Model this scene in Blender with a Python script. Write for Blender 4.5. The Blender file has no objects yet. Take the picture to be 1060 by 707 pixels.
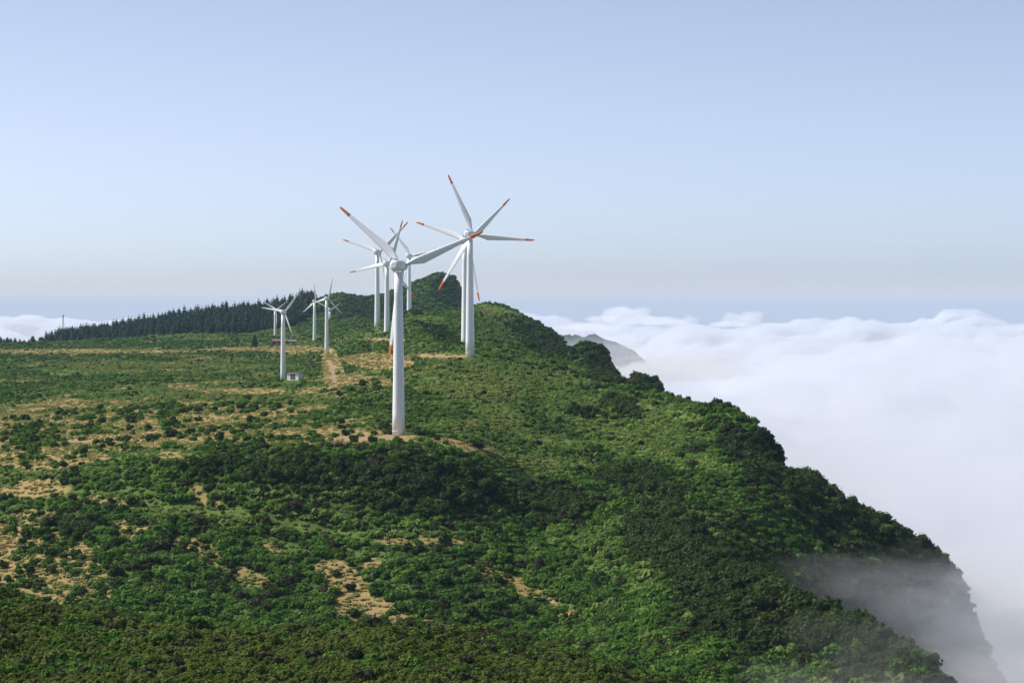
import bpy, math, random
import numpy as np

random.seed(7)
rng = np.random.default_rng(11)
scene = bpy.context.scene
COL = scene.collection

# ------------------------------------------------------------------ camera geometry
F = 2727.0                      # focal length in pixels of a 1060 wide frame
HORIZON = 318.0                 # eye level in that frame
PITCH = math.atan((353.5 - HORIZON) / F)
CP, SP = math.cos(PITCH), math.sin(PITCH)


def at(px, py, D):
    """point at distance D seen in direction (px, py): used to survey the real place"""
    xc, zc = (px - 530.0) / F, -(py - 353.5) / F
    dy, dz = CP + zc * SP, zc * CP - SP
    return np.array([D * xc / dy, D, D * dz / dy])


def project(X, Y, Z):
    dep = Y * CP - Z * SP
    up = Y * SP + Z * CP
    return 530 + F * X / dep, 353.5 - F * up / dep


# ------------------------------------------------------------------ noise
def _hash(ix, iy, seed):
    n = (ix * 374761393 + iy * 668265263 + seed * 1442695041) & 0xFFFFFFFF
    n = ((n ^ (n >> 13)) * 1274126177) & 0xFFFFFFFF
    return ((n ^ (n >> 16)) & 0xFFFF) / 65535.0


def vnoise(x, y, seed=0):
    x = np.asarray(x, float); y = np.asarray(y, float)
    ix = np.floor(x).astype(np.int64); iy = np.floor(y).astype(np.int64)
    fx = x - ix; fy = y - iy
    ux = fx * fx * fx * (fx * (fx * 6 - 15) + 10); uy = fy * fy * fy * (fy * (fy * 6 - 15) + 10)
    a = _hash(ix, iy, seed); b = _hash(ix + 1, iy, seed); c = _hash(ix, iy + 1, seed); d = _hash(ix + 1, iy + 1, seed)
    return (a * (1 - ux) + b * ux) * (1 - uy) + (c * (1 - ux) + d * ux) * uy


def fbm(x, y, seed=0, octs=4, gain=0.5):
    s = 0.0; a = 1.0; t = 0.0
    for k in range(octs):
        ca, sa = math.cos(0.6 * k), math.sin(0.6 * k)
        s = s + a * vnoise((x * ca - y * sa) * 2 ** k, (x * sa + y * ca) * 2 ** k, seed + 17 * k); t += a; a *= gain
    return s / t


def billow(x, y, seed=0, octs=4, gain=0.5):
    s = 0.0; a = 1.0; t = 0.0
    for k in range(octs):
        ca, sa = math.cos(0.9 * k), math.sin(0.9 * k)
        s = s + a * np.abs(2 * vnoise((x * ca - y * sa) * 2 ** k, (x * sa + y * ca) * 2 ** k, seed + 31 * k) - 1); t += a; a *= gain
    return s / t


def smooth(e0, e1, x):
    t = np.clip((x - e0) / (e1 - e0), 0, 1)
    return t * t * (3 - 2 * t)


# ------------------------------------------------------------------ terrain survey: column -> (row, distance)
SURVEY = {
    -180: [(700, 270), (618, 330), (760, 420), (720, 500), (618, 600), (590, 640), (560, 670), (505, 730), (462, 830), (430, 1000), (400, 1250), (375, 1600), (362, 2000), (358, 2400), (357, 2800), (364, 3150)],
    0:   [(707, 270), (628, 330), (735, 420), (722, 500), (634, 600), (603, 632), (570, 662), (540, 690), (515, 712), (498, 735), (480, 770), (460, 840), (430, 1000), (400, 1250), (375, 1600), (361, 2000), (358, 2400), (357, 2700), (364, 3150)],
    75:  [(708, 270), (634, 330), (735, 420), (722, 500), (640, 600), (603, 630), (570, 655), (540, 680), (510, 700), (492, 715), (470, 760), (440, 900), (400, 1220), (372, 1600), (359, 2100), (355.5, 2500), (352.5, 2750), (358, 3050)],
    150: [(710, 270), (641, 330), (735, 420), (722, 500), (645, 600), (610, 625), (580, 645), (550, 665), (525, 685), (503, 695), (483, 704), (465, 740), (440, 850), (420, 960), (393, 1190), (370, 1600), (355, 2100), (347, 2500), (340, 2740), (347, 3000)],
    210: [(652, 600), (612, 624), (585, 640), (552, 662), (535, 676), (505, 686), (476, 698), (462, 725), (440, 830), (415, 980), (393, 1210), (372, 1550), (356, 2050), (343.5, 2380), (331, 2760), (342, 3000)],
    293: [(710, 270), (653, 330), (735, 420), (722, 500), (655, 600), (620, 620), (590, 638), (560, 655), (546, 667), (520, 674), (485, 685), (465, 702), (450, 745), (430, 850), (410, 1000), (393, 1250), (375, 1500), (360, 1950), (346, 2250), (334, 2500), (322, 2760), (335, 3000)],
    345: [(655, 600), (620, 620), (590, 638), (560, 655), (547, 667), (520, 674), (485, 685), (463, 702), (450, 740), (430, 830), (400, 1020), (380, 1240), (366, 1540), (352, 2000), (340, 2300), (320, 2600), (303, 2760), (325, 3000)],
    380: [(708, 270), (655, 330), (735, 420), (722, 500), (380, 1130), (362, 1380), (345, 1560), (342, 1700), (345, 2000), (330, 2400), (309, 2720), (328, 3000)],
    413: [(655, 600), (620, 618), (590, 635), (560, 652), (549, 664), (522, 672), (490, 682), (463, 698), (447, 730), (420, 830), (400, 930), (380, 1060), (365, 1200), (352, 1350), (337, 1470), (323, 1600), (338, 1850), (325, 2300), (300, 2650), (335, 2950)],
    440: [(357, 1200), (340, 1340), (341, 1420), (324, 1560), (330, 1850), (322, 2300), (287, 2650), (340, 2900)],
    455: [(343, 1290), (352, 1340), (337, 1430), (326, 1520), (331, 1800), (318, 2400), (283, 2650), (340, 2850)],
    470: [(347, 1250), (358, 1310), (344, 1400), (327, 1540), (335, 1850), (312, 2500), (286, 2650), (345, 2850)],
    480: [(712, 270), (657, 330), (735, 420), (722, 500), (655, 600), (620, 620), (590, 640), (565, 655), (551, 668), (540, 676), (502, 688), (470, 703), (455, 725), (430, 800), (400, 900), (380, 970), (366, 1020), (354, 1090), (351, 1200), (364, 1290), (352, 1400), (325, 1560), (320, 1650), (345, 1900), (335, 2400), (300, 2650), (350, 2850)],
    502: [(352, 1130), (355, 1200), (372, 1280), (352, 1420), (328, 1560), (311, 1640), (340, 1850), (345, 2650)],
    530: [(354, 1130), (359, 1180), (374, 1270), (358, 1400), (336, 1540), (316, 1630), (345, 1850), (375, 2650)],
    560: [(722, 270), (664, 330), (735, 420), (715, 500), (655, 600), (620, 630), (590, 650), (560, 675), (540, 690), (500, 730), (460, 790), (420, 880), (390, 980), (370, 1080), (362, 1150), (385, 1250), (378, 1380), (355, 1540), (334, 1620), (380, 1800), (410, 2400)],
    582: [(371, 1090), (385, 1170), (390, 1270), (372, 1400), (362, 1540), (350, 1600), (420, 1750)],
    605: [(379, 1050), (400, 1150), (385, 1270), (356, 1360), (375, 1480), (385, 1600), (440, 1750)],
    624: [(386, 1010), (410, 1150), (392, 1270), (360, 1350), (420, 1480), (450, 1750)], 633: [(388, 995), (408, 1110), (396, 1270), (370, 1350), (440, 1450)], 640: [(390, 985), (406, 1095), (396, 1270), (384, 1345), (450, 1430)],
    648: [(392, 970), (406, 1075), (396, 1180), (404, 1300), (408, 1340), (480, 1450)],
    650: [(742, 270), (688, 330), (740, 420), (712, 500), (690, 520), (640, 570), (590, 620), (540, 670), (500, 720), (460, 790), (430, 860), (405, 930)],
    668: [(397, 935), (415, 1060), (393, 1160), (425, 1230), (480, 1400)],
    690: [(404, 900), (430, 1030), (403, 1145), (450, 1220), (560, 1500)],
    715: [(413, 870), (450, 1000), (470, 1150), (560, 1400)],
    740: [(770, 270), (722, 330), (755, 420), (720, 500), (660, 540), (610, 572), (565, 607), (549, 640), (513, 680), (480, 730), (450, 780), (421, 838), (470, 930), (600, 1200)],
    770: [(422, 812), (470, 880)],
    796: [(433, 788), (462, 792), (540, 850)], 808: [(480, 782), (486, 765)], 822: [(489, 768), (570, 830)],
    800: [(820, 270), (780, 330), (775, 420), (714, 505), (645, 552), (582, 590), (625, 630), (572, 668), (532, 692), (508, 722), (487, 745), (486, 775), (560, 840), (700, 1100)],
    850: [(800, 420), (716, 500), (660, 535), (613, 563), (700, 618), (585, 692), (532, 735), (499, 762), (600, 830)],
    900: [(920, 270), (880, 330), (820, 420), (725, 490), (640, 537), (740, 596), (606, 714), (528, 772), (650, 850), (800, 1100)],
    950: [(860, 420), (735, 480), (668, 513), (790, 585), (612, 740), (559, 782), (700, 870)],
    988: [(900, 420), (712, 492), (840, 560), (650, 740), (586, 788), (740, 880)],
    1010: [(820, 480), (850, 520), (860, 640), (640, 788), (800, 870), (850, 1100)],
    1080: [(1050, 270), (1000, 420), (920, 500), (900, 650), (790, 790), (900, 900)],
    1300: [(1150, 270), (1100, 500), (1000, 800), (950, 1200)],
    800.5: [(600, 1500), (560, 2200), (520, 3000)],
    650.5: [(500, 2000), (480, 2600), (460, 3100)],
    1100.5: [(640, 1600), (560, 2600)],
    530.5: [(420, 2300), (430, 3100)],
    -400: [(690, 270), (610, 330), (700, 450), (600, 620), (500, 760), (420, 1100), (360, 2000), (350, 2800)],
}
_p = np.array([(u, v, d) for u, rows in SURVEY.items() for v, d in rows], float)
VS = 11.0


def _uv(px, D):
    return px / 100.0, np.log(D) * VS


_cu, _cv = _uv(_p[:, 0], _p[:, 2])
_C2 = 0.12 ** 2


def _phi(du, dv):
    return np.sqrt(du * du + dv * dv + _C2)


_n = len(_p)
_A = np.zeros((_n + 3, _n + 3))
_A[:_n, :_n] = _phi(_cu[:, None] - _cu[None], _cv[:, None] - _cv[None]) - 0.03 * np.eye(_n)
_A[:_n, _n] = 1; _A[:_n, _n + 1] = _cu; _A[:_n, _n + 2] = _cv
_A[_n:, :_n] = _A[:_n, _n:].T
_w = np.linalg.solve(_A, np.concatenate([_p[:, 1], np.zeros(3)]))


def survey_row(px, D):
    u, v = _uv(px, D)
    sh = u.shape; u = u.ravel(); v = v.ravel()
    out = np.empty(u.shape)
    for i in range(0, len(u), 20000):
        a, b = u[i:i + 20000], v[i:i + 20000]
        out[i:i + 20000] = _phi(a[:, None] - _cu[None], b[:, None] - _cv[None]) @ _w[:_n] + _w[_n] + _w[_n + 1] * a + _w[_n + 2] * b
    return out.reshape(sh)


NS = 520
rows_near = np.linspace(-90, 245, 50)
rows_far = [250.0]
while rows_far[-1] < 3900:
    rows_far.append(rows_far[-1] * 1.0042 if rows_far[-1] < 1300 else rows_far[-1] * 1.006)
YS = np.concatenate([rows_near, np.array(rows_far)])
SS = np.linspace(-1, 1, NS)
HW = 0.34 * np.maximum(YS, 0) + 80
GX = SS[None, :] * HW[:, None]
GY = np.repeat(YS[:, None], NS, 1)
Dc = np.maximum(GY, 250.0)
PXG = np.clip(530 + F * GX / Dc, -420, 1500)
ROWG = survey_row(PXG, Dc)
zc = -(ROWG - 353.5) / F
Z = Dc * (zc * CP - SP) / (CP + zc * SP)
# viewpoint knoll: a steep hill top under the viewer that drops to the scrub ridge
t = np.clip(GY / 250.0, 0, 1)
hill = -1.9 - 36.5 * np.power(np.maximum(t, 0), 0.62) - 0.0006 * np.maximum(np.abs(GX) - 30, 0) ** 2 * 0.6
Z = np.where(GY < 250, hill * (1 - smooth(0.72, 1, t)) + Z * smooth(0.72, 1, t), Z)
# relief: gullies and hummocks
amp = smooth(150, 320, GY)
slopey = smooth(250, 700, GY)
ridge = smooth(240, 290, GY) * (1 - smooth(430, 520, GY))
Z += ridge * ((fbm(GX / 16, GY / 60, 301, 3) - 0.5) * 3.2 + (fbm(GX / 55, 0 * GY, 305, 2) - 0.5) * 3.0)
Z += amp * (fbm(GX / 46, GY / 60, 3, 4) - 0.5) * (2.4 + 1.6 * slopey)
Z += amp * (fbm(GX / 13, GY / 15, 9, 3) - 0.5) * 1.3
far = smooth(1200, 1700, GY)
Z += far * (fbm(GX / 30, GY / 60, 23, 4) - 0.5) * 3.0
Z -= 0.9 * smooth(450, 560, GY)
# lean-in gullies on the seaward slope
sea_side = smooth(20, 70, GX - 0.0 * GY) * smooth(450, 600, GY) * (1 - smooth(900, 1100, GY))
Z -= sea_side * 3.5 * np.abs(2 * vnoise((GX * 0.75 + GY * 0.35) / 20, (GX - GY) / 150, 41) - 1)
# edges of the island fall to the sea
edge = np.maximum(smooth(0.86, 1.0, np.abs(SS))[None, :] * np.ones_like(Z), smooth(3250, 3900, GY))
edge = np.where(GY < 100, smooth(0.6, 1.0, np.abs(SS))[None, :] * np.ones_like(Z), edge)
edge = np.maximum(edge, smooth(-40, -90, GY))
Z = Z * (1 - edge) + edge * -470.0

LOGY = YS


def height(X, Y):
    X = np.asarray(X, float); Y = np.asarray(Y, float)
    r = np.interp(Y, YS, np.arange(len(YS)))
    r0 = np.clip(np.floor(r).astype(int), 0, len(YS) - 2); fr = r - r0
    hw = 0.34 * np.maximum(Y, 0) + 80
    c = (X / hw + 1) / 2 * (NS - 1)
    c0 = np.clip(np.floor(c).astype(int), 0, NS - 2); fc = np.clip(c - c0, 0, 1)
    return (Z[r0, c0] * (1 - fr) * (1 - fc) + Z[r0 + 1, c0] * fr * (1 - fc) + Z[r0, c0 + 1] * (1 - fr) * fc + Z[r0 + 1, c0 + 1] * fr * fc)


def seen(X, Y, Zt, slack=0.0, steps=160):
    """is a point clear of the terrain as seen from the viewpoint"""
    ok = np.ones(len(X), bool)
    for f in np.linspace(0.2, 0.985, steps):
        ok &= height(X * f, Y * f) < Zt * f + slack
    return ok


# ------------------------------------------------------------------ what grows where (survey of patches: column, row, half sizes, tilt)
DRY = [(62, 594, 66, 38, 0), (20, 560, 40, 20, 0), (34, 536, 24, 8, 0), (132, 548, 24, 9, 0), (205, 570, 27, 11, 0.4), (253, 596, 30, 8, 0.35), (38, 506, 34, 9, 0),
       (212, 515, 18, 6, 0.5), (176, 473, 16, 4, 0), (356, 600, 32, 15, 0.5), (384, 634, 42, 17, 0.35), (520, 600, 40, 10, 0.5), (388, 585, 14, 6, 0.3), (286, 570, 18, 5, 0.4),
       (448, 645, 20, 4, 0), (455, 562, 66, 5, 0.03), (110, 456, 130, 8, 0), (180, 444, 130, 13, 0), (250, 450, 110, 9, 0), (12, 440, 24, 14, 0), (200, 428, 76, 6, 0), (68, 417, 22, 4, 0),
       (190, 419, 30, 4, 0), (188, 400, 14, 3, 0), (360, 454, 74, 7, 0), (482, 462, 36, 5, 0.2), (392, 374, 32, 7, 0.05), (345, 384, 9, 22, -0.2), (336, 405, 26, 4, 0),
       (456, 369, 24, 2.5, 0), (300, 362, 34, 3, 0), (85, 364, 100, 2.2, 0), (250, 362, 40, 1.6, 0), (60, 473, 50, 5, 0), (395, 352, 22, 1.6, 0),
       (580, 628, 36, 5, 0.6), (120, 520, 30, 4, 0.2), (30, 465, 40, 6, 0), (378, 395, 40, 5, 0), (250, 405, 40, 3, 0), (35, 480, 40, 4, 0)]
SOIL = [(345, 386, 4, 17, -0.2), (378, 454, 50, 4, 0), (458, 369, 24, 2.0, 0), (80, 457, 80, 2.0, 0), (342, 403, 10, 2, 0), (396, 351, 16, 1, 0), (365, 605, 12, 4, 0.5), (390, 637, 16, 4, 0.35)]
DARK = [(300, 492, 120, 26, 0.02), (430, 505, 130, 32, 0.05), (230, 485, 50, 15, -0.1), (560, 522, 90, 26, 0.25), (700, 560, 90, 40, 0.6), (830, 500, 130, 40, 0.6), (900, 640, 110, 90, 0.5), (770, 620, 80, 60, 0.5),
        (455, 345, 36, 8, 0.4), (560, 350, 50, 15, 0.5), (625, 378, 32, 18, 0.6), (660, 500, 60, 20, 0.3), (940, 570, 110, 50, 0.6), (60, 545, 60, 10, 0), (610, 430, 28, 8, 0.2), (640, 420, 30, 8, 0.3), (465, 300, 26, 20, 0), (390, 320, 60, 14, 0), (670, 398, 30, 8, 0.3)]  # dark tree heath, its leaf colour also carrying shade on escarpment and gully face
BRIGHT = [(640, 430, 150, 36, 0.35), (500, 400, 90, 30, 0.1), (560, 480, 80, 14, 0.15), (200, 535, 80, 10, 0.05), (430, 552, 110, 8, 0), (320, 535, 70, 9, 0.05), (640, 565, 60, 30, 0.5), (680, 470, 90, 16, 0.2), (240, 410, 200, 18, 0), (150, 380, 160, 10, 0), (500, 440, 60, 14, 0), (180, 345, 180, 9, 0), (510, 325, 30, 8, 0.2), (450, 330, 26, 4, 0.1),
          (300, 515, 60, 7, 0), (60, 488, 60, 8, 0)]


GRASSY = [(455, 560, 84, 6, 0.02), (210, 528, 84, 9, 0.1), (335, 549, 70, 7, 0.2), (620, 440, 64, 10, 0.3), (665, 472, 74, 8, 0.25), (590, 478, 54, 7, 0.2), (100, 512, 70, 6, 0), (560, 455, 64, 9, 0.2), (520, 425, 44, 8, 0.1),
          (700, 430, 60, 8, 0.25), (40, 483, 60, 5, 0), (150, 470, 90, 5, 0), (620, 590, 36, 6, 0.6), (470, 395, 60, 6, 0.1), (260, 405, 60, 4, 0), (90, 385, 90, 4, 0), (250, 380, 80, 4, 0), (415, 392, 50, 5, 0), (300, 567, 60, 5, 0.3), (380, 575, 40, 5, 0.3), (440, 330, 30, 4, 0), (520, 322, 26, 4, 0.2)]


def patch(lst, px, py, gain=1.4):
    s = np.zeros_like(px)
    for (u, v, a, b, tl) in lst:
        c, sn = math.cos(tl), math.sin(tl)
        du, dv = px - u, py - v
        q = np.sqrt(((du * c + dv * sn) / a) ** 2 + ((-du * sn + dv * c) / b) ** 2)
        s = np.maximum(s, np.clip(gain * (1.25 - q), 0, 1))
    return s


def fields(X, Y, Zh):
    px, py = project(X, Y, Zh)
    n1 = fbm(X / 9, Y / 11, 51, 4) - 0.5
    n2 = fbm(X / 26, Y / 34, 77, 4) - 0.5
    vis = smooth(470, 560, Y)
    plateau = smooth(690, 760, Y) * (1 - smooth(2300, 2600, Y)) * (1 - smooth(380, 560, px))
    dry = patch(DRY, px, py) * vis
    plateau = plateau * (1 + 0.9 * smooth(410, 426, py) * (1 - smooth(466, 478, py)) * (1 - smooth(280, 380, px)))
    dry = np.clip((dry * 2.0 + 0.30 * plateau + 0.95 * n1 + 0.8 * n2 - 0.31) * 2.0, 0, 1) * np.clip(dry * 2.5 + 1.4 * plateau, 0, 1)
    dry = dry * (1 - 0.6 * smooth(0.45, 0.8, patch(DARK, px, py, 1.0)))
    soil = np.clip(patch(SOIL, px, py) * vis + 1.1 * n1 - 0.25, 0, 1)
    dark = np.clip(patch(DARK, px, py, 1.0) + 0.9 * n2 + 0.4 * n1, 0, 1)
    bright = np.clip(patch(BRIGHT, px, py, 1.0) + 1.0 * n2 + 0.3 * n1, 0, 1)
    grassy = np.clip(patch(GRASSY, px, py, 1.2) * vis + 1.3 * n1 + 0.5 * n2 - 0.1, 0, 1)
    return dry, soil, dark, bright, grassy


# ------------------------------------------------------------------ node helpers
def new_mat(name):
    m = bpy.data.materials.new(name); m.use_nodes = True
    nt = m.node_tree; nt.nodes.clear()
    out = nt.nodes.new('ShaderNodeOutputMaterial')
    return m, nt, out


def N(nt, kind, **kw):
    n = nt.nodes.new(kind)
    for k, v in kw.items():
        if k.startswith('i_'):
            n.inputs[k[2:].replace('_', ' ')].default_value = v
        else:
            setattr(n, k, v)
    return n


def mix(nt, fac, a, b, blend='MIX'):
    n = nt.nodes.new('ShaderNodeMix'); n.data_type = 'RGBA'; n.blend_type = blend
    for sock, v in ((n.inputs[0], fac), (n.inputs[6], a), (n.inputs[7], b)):
        if isinstance(v, (int, float)):
            sock.default_value = v
        elif isinstance(v, tuple):
            sock.default_value = v + (1,) if len(v) == 3 else v
        else:
            nt.links.new(v, sock)
    return n.outputs[2]


def ramp(nt, src, lo, hi):
    n = nt.nodes.new('ShaderNodeMapRange'); n.interpolation_type = 'SMOOTHSTEP'
    n.inputs[1].default_value = lo; n.inputs[2].default_value = hi
    nt.links.new(src, n.inputs[0]); return n.outputs[0]


def paint(name, col, rough=0.45, dirt=0.06, scale=0.6):
    m, nt, out = new_mat(name)
    b = N(nt, 'ShaderNodeBsdfPrincipled'); b.inputs['Roughness'].default_value = rough
    tc = N(nt, 'ShaderNodeTexCoord'); mp = N(nt, 'ShaderNodeMapping'); mp.inputs['Scale'].default_value = (1, 1, 0.12)
    nt.links.new(tc.outputs['Object'], mp.inputs['Vector'])
    nz = N(nt, 'ShaderNodeTexNoise'); nz.inputs['Scale'].default_value = scale; nz.inputs['Detail'].default_value = 5
    nt.links.new(mp.outputs[0], nz.inputs['Vector'])
    c = mix(nt, ramp(nt, nz.outputs[0], 0.35, 0.75), tuple(col), tuple(max(0, x - dirt) for x in col))
    nt.links.new(c, b.inputs['Base Color']); nt.links.new(b.outputs[0], out.inputs[0])
    return m


def foliage(name, c_dark, c_mid, c_light, rough=0.7, patchy=30.0, transl=0.36):
    m, nt, out = new_mat(name)
    oi = N(nt, 'ShaderNodeObjectInfo')
    nz = N(nt, 'ShaderNodeTexNoise'); nz.inputs['Scale'].default_value = 1.0 / patchy; nz.inputs['Detail'].default_value = 3
    nt.links.new(oi.outputs['Location'], nz.inputs['Vector'])
    a = mix(nt, ramp(nt, nz.outputs[0], 0.36, 0.64), tuple(c_dark), tuple(c_mid))
    rp = N(nt, 'ShaderNodeMath', operation='POWER'); nt.links.new(oi.outputs['Random'], rp.inputs[0]); rp.inputs[1].default_value = 2.2
    a = mix(nt, rp.outputs[0], a, tuple(c_light))
    g = N(nt, 'ShaderNodeNewGeometry')
    nz2 = N(nt, 'ShaderNodeTexNoise'); nz2.inputs['Scale'].default_value = 2.3; nz2.inputs['Detail'].default_value = 2
    nt.links.new(g.outputs['Position'], nz2.inputs['Vector'])
    a = mix(nt, ramp(nt, nz2.outputs[0], 0.4, 0.75), a, mix(nt, 0.55, a, tuple(min(1, x * 1.6) for x in c_light)))
    b = N(nt, 'ShaderNodeBsdfDiffuse'); nt.links.new(a, b.inputs[0])
    tr = N(nt, 'ShaderNodeBsdfTranslucent'); nt.links.new(mix(nt, 0.5, a, tuple(c_light)), tr.inputs[0])
    gl = N(nt, 'ShaderNodeBsdfGlossy'); gl.inputs['Roughness'].default_value = 0.55; gl.inputs[0].default_value = (1, 1, 1, 1)
    mx = N(nt, 'ShaderNodeMixShader'); mx.inputs[0].default_value = transl
    nt.links.new(b.outputs[0], mx.inputs[1]); nt.links.new(tr.outputs[0], mx.inputs[2])
    m2 = N(nt, 'ShaderNodeMixShader'); m2.inputs[0].default_value = 0.006
    nt.links.new(mx.outputs[0], m2.inputs[1]); nt.links.new(gl.outputs[0], m2.inputs[2])
    nt.links.new(m2.outputs[0], out.inputs[0])
    return m


def volume(name, density, col=(1, 1, 1), aniso=0.3):
    m, nt, out = new_mat(name)
    v = N(nt, 'ShaderNodeVolumePrincipled')
    v.inputs['Density'].default_value = density
    v.inputs['Color'].default_value = (*col, 1)
    v.inputs['Anisotropy'].default_value = aniso
    v.inputs['Absorption Color'].default_value = (0, 0, 0, 1)
    for k in ('Density Attribute', 'Color Attribute', 'Temperature Attribute'):
        if k in v.inputs: v.inputs[k].default_value = ''
    nt.links.new(v.outputs[0], out.inputs['Volume'])
    return m


# ------------------------------------------------------------------ mesh helpers
def link(o):
    COL.objects.link(o); return o


def mesh_np(name, verts, faces, mats=(), smooth_shade=True, midx=None):
    me = bpy.data.meshes.new(name)
    verts = np.asarray(verts, np.float32)
    faces = np.asarray(faces, np.int32)
    k = faces.shape[1]
    me.vertices.add(len(verts)); me.vertices.foreach_set('co', verts.ravel())
    me.loops.add(faces.size); me.loops.foreach_set('vertex_index', faces.ravel())
    me.polygons.add(len(faces)); me.polygons.foreach_set('loop_start', np.arange(len(faces), dtype=np.int32) * k)
    for m in mats: me.materials.append(m)
    if midx is not None: me.polygons.foreach_set('material_index', np.asarray(midx, np.int32))
    me.polygons.foreach_set('use_smooth', np.full(len(faces), smooth_shade))
    me.update(calc_edges=True); me.validate()
    return me


class MB:
    """collects shapes of mixed polygons into one mesh"""
    def __init__(self): self.v, self.f = [], []

    def loft(self, rings, cap=True):
        n = len(rings[0]); base = len(self.v)
        for r in rings: self.v += [tuple(p) for p in r]
        for i in range(len(rings) - 1):
            for j in range(n):
                a = base + i * n + j; b = base + i * n + (j + 1) % n
                self.f.append((a, b, b + n, a + n))
        if cap:
            self.f.append(tuple(base + j for j in range(n))[::-1])
            self.f.append(tuple(base + (len(rings) - 1) * n + j for j in range(n)))

    def box(self, x0, x1, y0, y1, z0, z1):
        b = len(self.v)
        self.v += [(x, y, z) for z in (z0, z1) for y in (y0, y1) for x in (x0, x1)]
        self.f += [tuple(b + k for k in q) for q in ((0, 2, 3, 1), (4, 5, 7, 6), (0, 1, 5, 4), (2, 6, 7, 3), (0, 4, 6, 2), (1, 3, 7, 5))]

    def bar(self, p, q, r, n=6):
        p = np.array(p, float); q = np.array(q, float); d = q - p; d /= np.linalg.norm(d)
        a = np.cross(d, (0, 0, 1) if abs(d[2]) < 0.9 else (1, 0, 0)); a /= np.linalg.norm(a); b = np.cross(d, a)
        ring = lambda c: [c + r * (math.cos(2 * math.pi * k / n) * a + math.sin(2 * math.pi * k / n) * b) for k in range(n)]
        self.loft([ring(p), ring(q)])

    def mesh(self, name, mat, shade=False, autosmooth=None):
        me = bpy.data.meshes.new(name); me.from_pydata(self.v, [], self.f); me.materials.append(mat); me.update()
        if shade:
            for p in me.polygons: p.use_smooth = len(p.vertices) == 4
        return me

    def build(self, name, mat, parent=None, shade=False):
        o = link(bpy.data.objects.new(name, self.mesh(name, mat, shade)))
        if parent is not None: o.parent = parent
        return o


def tag(o, label=None, cat=None, group=None, kind=None):
    if label: o['label'] = label
    if cat: o['category'] = cat
    if group: o['group'] = group
    if kind: o['kind'] = kind
    return o


# ------------------------------------------------------------------ ground sheet
def ground_material():
    m, nt, out = new_mat('hill ground')
    b = N(nt, 'ShaderNodeBsdfPrincipled'); b.inputs['Roughness'].default_value = 0.95
    b.inputs['Specular IOR Level'].default_value = 0.1
    at_ = lambda n: N(nt, 'ShaderNodeAttribute', attribute_name=n).outputs['Fac']
    tc = N(nt, 'ShaderNodeTexCoord')
    def nz(scale, det=5, rough=0.6):
        n = N(nt, 'ShaderNodeTexNoise'); n.inputs['Scale'].default_value = scale; n.inputs['Detail'].default_value = det
        n.inputs['Roughness'].default_value = rough; nt.links.new(tc.outputs['Object'], n.inputs['Vector']); return n.outputs[0]
    fine, midn, big = nz(1.4, 6, 0.7), nz(0.25), nz(0.04)
    green = mix(nt, ramp(nt, midn, 0.35, 0.65), (0.040, 0.078, 0.010), (0.085, 0.140, 0.022))
    green = mix(nt, ramp(nt, fine, 0.45, 0.7), green, (0.085, 0.115, 0.035))
    straw = mix(nt, ramp(nt, midn, 0.3, 0.7), (0.29, 0.205, 0.08), (0.38, 0.275, 0.125))
    straw = mix(nt, ramp(nt, fine, 0.45, 0.7), straw, (0.20, 0.17, 0.055))
    straw = mix(nt, ramp(nt, big, 0.45, 0.65), straw, mix(nt, 0.5, straw, (0.21, 0.20, 0.06)))
    soil = mix(nt, ramp(nt, fine, 0.35, 0.7), (0.33, 0.235, 0.16), (0.24, 0.16, 0.10))
    rock = mix(nt, ramp(nt, midn, 0.35, 0.65), (0.035, 0.030, 0.026), (0.085, 0.068, 0.052))
    meadow = mix(nt, ramp(nt, midn, 0.35, 0.65), (0.085, 0.150, 0.026), (0.125, 0.18, 0.042))
    meadow = mix(nt, ramp(nt, fine, 0.4, 0.7), meadow, (0.08, 0.12, 0.03))
    green = mix(nt, ramp(nt, at_('grassy'), 0.3, 0.7), green, meadow)
    c = mix(nt, ramp(nt, at_('dry'), 0.15, 0.75), green, straw)
    c = mix(nt, ramp(nt, at_('soil'), 0.2, 0.7), c, soil)
    g = N(nt, 'ShaderNodeNewGeometry'); sx = N(nt, 'ShaderNodeSeparateXYZ'); nt.links.new(g.outputs['Normal'], sx.inputs[0])
    c = mix(nt, ramp(nt, sx.outputs[2], 0.72, 0.5), c, rock)
    nt.links.new(c, b.inputs['Base Color'])
    bp = N(nt, 'ShaderNodeBump'); bp.inputs['Strength'].default_value = 0.7; bp.inputs['Distance'].default_value = 0.5
    nt.links.new(fine, bp.inputs['Height']); nt.links.new(bp.outputs[0], b.inputs['Normal'])
    nt.links.new(b.outputs[0], out.inputs[0])
    return m


nr = len(YS)
idx = np.arange(nr * NS).reshape(nr, NS)
gf = np.stack([idx[:-1, :-1], idx[:-1, 1:], idx[1:, 1:], idx[1:, :-1]], -1).reshape(-1, 4)
gme = mesh_np('hillside', np.stack([GX, GY, Z], -1).reshape(-1, 3), gf, [ground_material()])
dry_f, soil_f, dark_f, bright_f, grassy_f = fields(GX, np.maximum(GY, 5), Z)
for nm, arr in (('dry', dry_f), ('soil', soil_f), ('grassy', grassy_f)):
    a_ = gme.attributes.new(nm, 'FLOAT', 'POINT'); a_.data.foreach_set('value', arr.ravel().astype(np.float32))
ground = tag(link(bpy.data.objects.new('hillside', gme)), kind='structure')

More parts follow.
